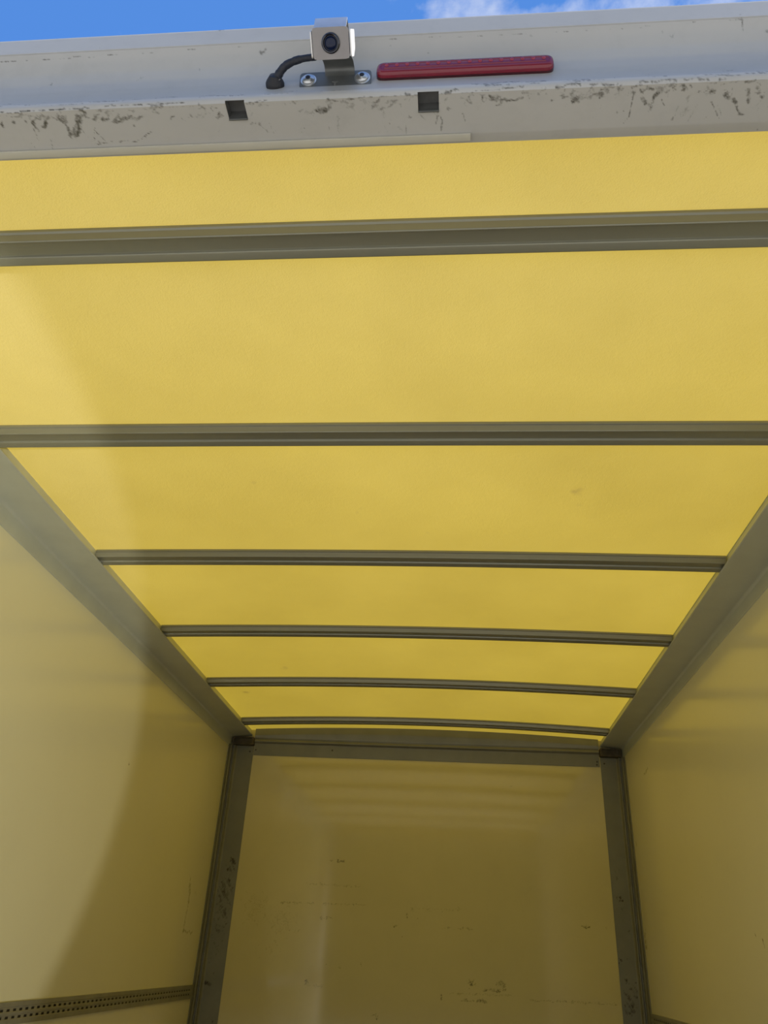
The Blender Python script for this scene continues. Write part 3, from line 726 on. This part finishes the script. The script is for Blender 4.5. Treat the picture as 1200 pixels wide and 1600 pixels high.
# stem: bent strip from the foot plate to the case
stem_path = [(0.5608, 0.9560), (0.5590, 0.9680), (0.5520, 0.9745), (0.5400, 0.9690), (0.5290, 0.9580)]
sp = smooth_path([(0, y, z) for y, z in stem_path], 6)
V = []; F = []
for p in sp:
    V += [(cx - 0.0165, p.y, p.z), (cx + 0.0215, p.y, p.z), (cx + 0.0215, p.y - 0.0015, p.z - 0.0010), (cx - 0.0165, p.y - 0.0015, p.z - 0.0010)]
for i in range(len(sp) - 1):
    for j in range(4): F.append((i * 4 + j, i * 4 + (j + 1) % 4, (i + 1) * 4 + (j + 1) % 4, (i + 1) * 4 + j))
F += [(0, 1, 2, 3), tuple((len(sp) - 1) * 4 + j for j in range(4))]
link('stem', mesh_of(V, F), M_STEEL2, rc, smooth=40)
# foot plate, lying on the hollow of the header
po = Vector((-0.1535, 0.5588, 0.9620)); pz = Vector((0, -0.985, -0.17)).normalized(); py = Vector((0, 0.17, -0.985)).normalized()
V, F = sweep(rounded([(-0.0460, -0.0135), (0.0460, -0.0135), (0.0460, 0.0135), (-0.0460, 0.0135)], 0.006, 5), (-0.0025, 0.0006), lambda a, b, q: (a, b, q))
foot = link('foot_plate', frame_mesh(V, F, po, x_f, py, pz), M_STEEL2, rc, smooth=40)
for sx in (-0.0345, 0.0345):
    V, F = lathe([(0.0102, 0.0004), (0.0102, 0.0012), (0.0084, 0.0014), (0.0080, 0.0034), (0.0062, 0.0050), (0.0032, 0.0057), (0.0030, 0.0030)], 24)
    sc = link('screw', frame_mesh(V, F, po + Vector((sx, 0, 0)), x_f, py, pz), M_SCREW, foot, smooth=30)
    a = [(0.0026 * math.cos(i * math.pi / 3), 0.0026 * math.sin(i * math.pi / 3)) for i in range(6)]
    V, F = sweep(a, (0.0034, 0.0058), lambda p, q, h: (p, q, h))
    link('screw_socket', frame_mesh(V, F, po + Vector((sx, 0, 0)), x_f, py, pz), M_SOCKET, foot)
V, F = sweep([(-0.0040, 0.004), (0.0040, 0.004), (0.0012, 0.0065), (0.0010, 0.0105), (-0.0010, 0.0105), (-0.0012, 0.0065)], (0.0004, 0.0011), lambda p, q, h: (p, q, h))
link('stamped_mark', frame_mesh(V, F, po, x_f, py, pz), M_SCREW, rc)
# taped cable bending down into a rubber grommet in the header
cpts = smooth_path([(-0.166, 0.532, 0.968), (-0.180, 0.532, 0.9665), (-0.198, 0.534, 0.966), (-0.214, 0.540, 0.966), (-0.2235, 0.5475, 0.963), (-0.229, 0.555, 0.9595), (-0.2310, 0.5598, 0.9595)], 8)
random.seed(4)
rad = [0.0036 + 0.0018 * min(1, i / len(cpts) * 1.3) + random.uniform(-0.0003, 0.0004) for i in range(len(cpts))]
V, F = tube([tuple(p) for p in cpts], rad, 14)
tag(link('cable', mesh_of(V, F), M_CABLE, rc, smooth=60), 'black taped cable')
V, F = lathe([(0.0118, -0.002), (0.0120, 0.002), (0.0108, 0.005), (0.0085, 0.0085), (0.0062, 0.012)], 24)
gz = Vector((0.12, -0.95, 0.10)).normalized(); gx = Vector((1, 0.126, 0)).normalized(); gy = gz.cross(gx)
link('grommet', frame_mesh(V, F, (-0.2315, 0.5603, 0.9590), gx, gy, gz), M_RUB, rc, smooth=50)

# ------------------------------------------------------------------ red high-level brake light
bl = root('brake_light', (0.0095, 0.565, 0.962), 'long red brake light bar with rounded ends on the header', 'brake light')
lo = Vector((0.0098, 0.5655, 0.9745)); lz = Vector((0, -1, -0.05)).normalized(); ly = Vector((0, 0.05, -1)).normalized()
hl, hh = 0.1115, 0.0125
def stadium(hl, hh, r, n=6):
    return rounded([(-hl, -hh), (hl, -hh), (hl, hh), (-hl, hh)], r, n)
rings = [(hl, hh, 0.0), (hl, hh, 0.006)]
V = []; F = []
for a, b, h in rings: V += [(p, q, h) for p, q in stadium(a, b, 0.0115)]
k = len(stadium(1, 1, 0.1)); 
for r in range(len(rings) - 1):
    for j in range(k): F.append((r * k + j, r * k + (j + 1) % k, (r + 1) * k + (j + 1) % k, (r + 1) * k + j))
F += [tuple(range(k)), tuple((len(rings) - 1) * k + j for j in range(k))]
link('light_base', frame_mesh(V, F, lo, x_f, ly, lz), M_REDD, bl, smooth=35)
rings = [(hl - .0004, hh - .0004, 0.0055), (hl - .0006, hh - .0006, 0.0095), (hl - .0016, hh - .0018, 0.0118), (hl - .0040, hh - .0042, 0.0132), (hl - .0060, hh - .0062, 0.0134), (hl - .0064, hh - .0066, 0.0128), (hl - .0100, hh - .0095, 0.0130)]
V = []; F = []
for a, b, h in rings: V += [(p, q, h) for p, q in stadium(a, b, min(0.0112, b * 0.95))]
for r in range(len(rings) - 1):
    for j in range(k): F.append((r * k + j, r * k + (j + 1) % k, (r + 1) * k + (j + 1) % k, (r + 1) * k + j))
F += [tuple(range(k)), tuple((len(rings) - 1) * k + j for j in range(k))]
lens_o = link('light_lens', frame_mesh(V, F, lo, x_f, ly, lz), M_RED, bl, smooth=40)
V, F = lathe([(0.0030, 0), (0.0027, 0.0009), (0.0016, 0.0016), (0.0002, 0.0018)], 12)
led_me = frame_mesh(V, F, (0, 0, -EYE), x_f, ly, lz); led_me.materials.append(M_LED)
led_me.polygons.foreach_set('use_smooth', [True] * len(led_me.polygons))
for i in range(16):
    o = bpy.data.objects.new('led', led_me); COL.objects.link(o); o.parent = bl
    w = lo + x_f * (-0.098 + i * 0.0131) + ly * (-0.0036) + lz * 0.0126
    o.location = Vector((w.x, w.y, w.z + EYE)) - Vector(bl.location)
# moulded ridge along the lens
V, F = sweep(rounded([(0.0010, 0.0126), (0.0018, 0.0138), (0.0030, 0.0138), (0.0038, 0.0126)], 0.0004, 2), (-0.101, 0.101), lambda a, b, q: (q, a, b))
link('lens_ridge', frame_mesh(V, F, lo, x_f, ly, lz), M_RED, bl, smooth=40)
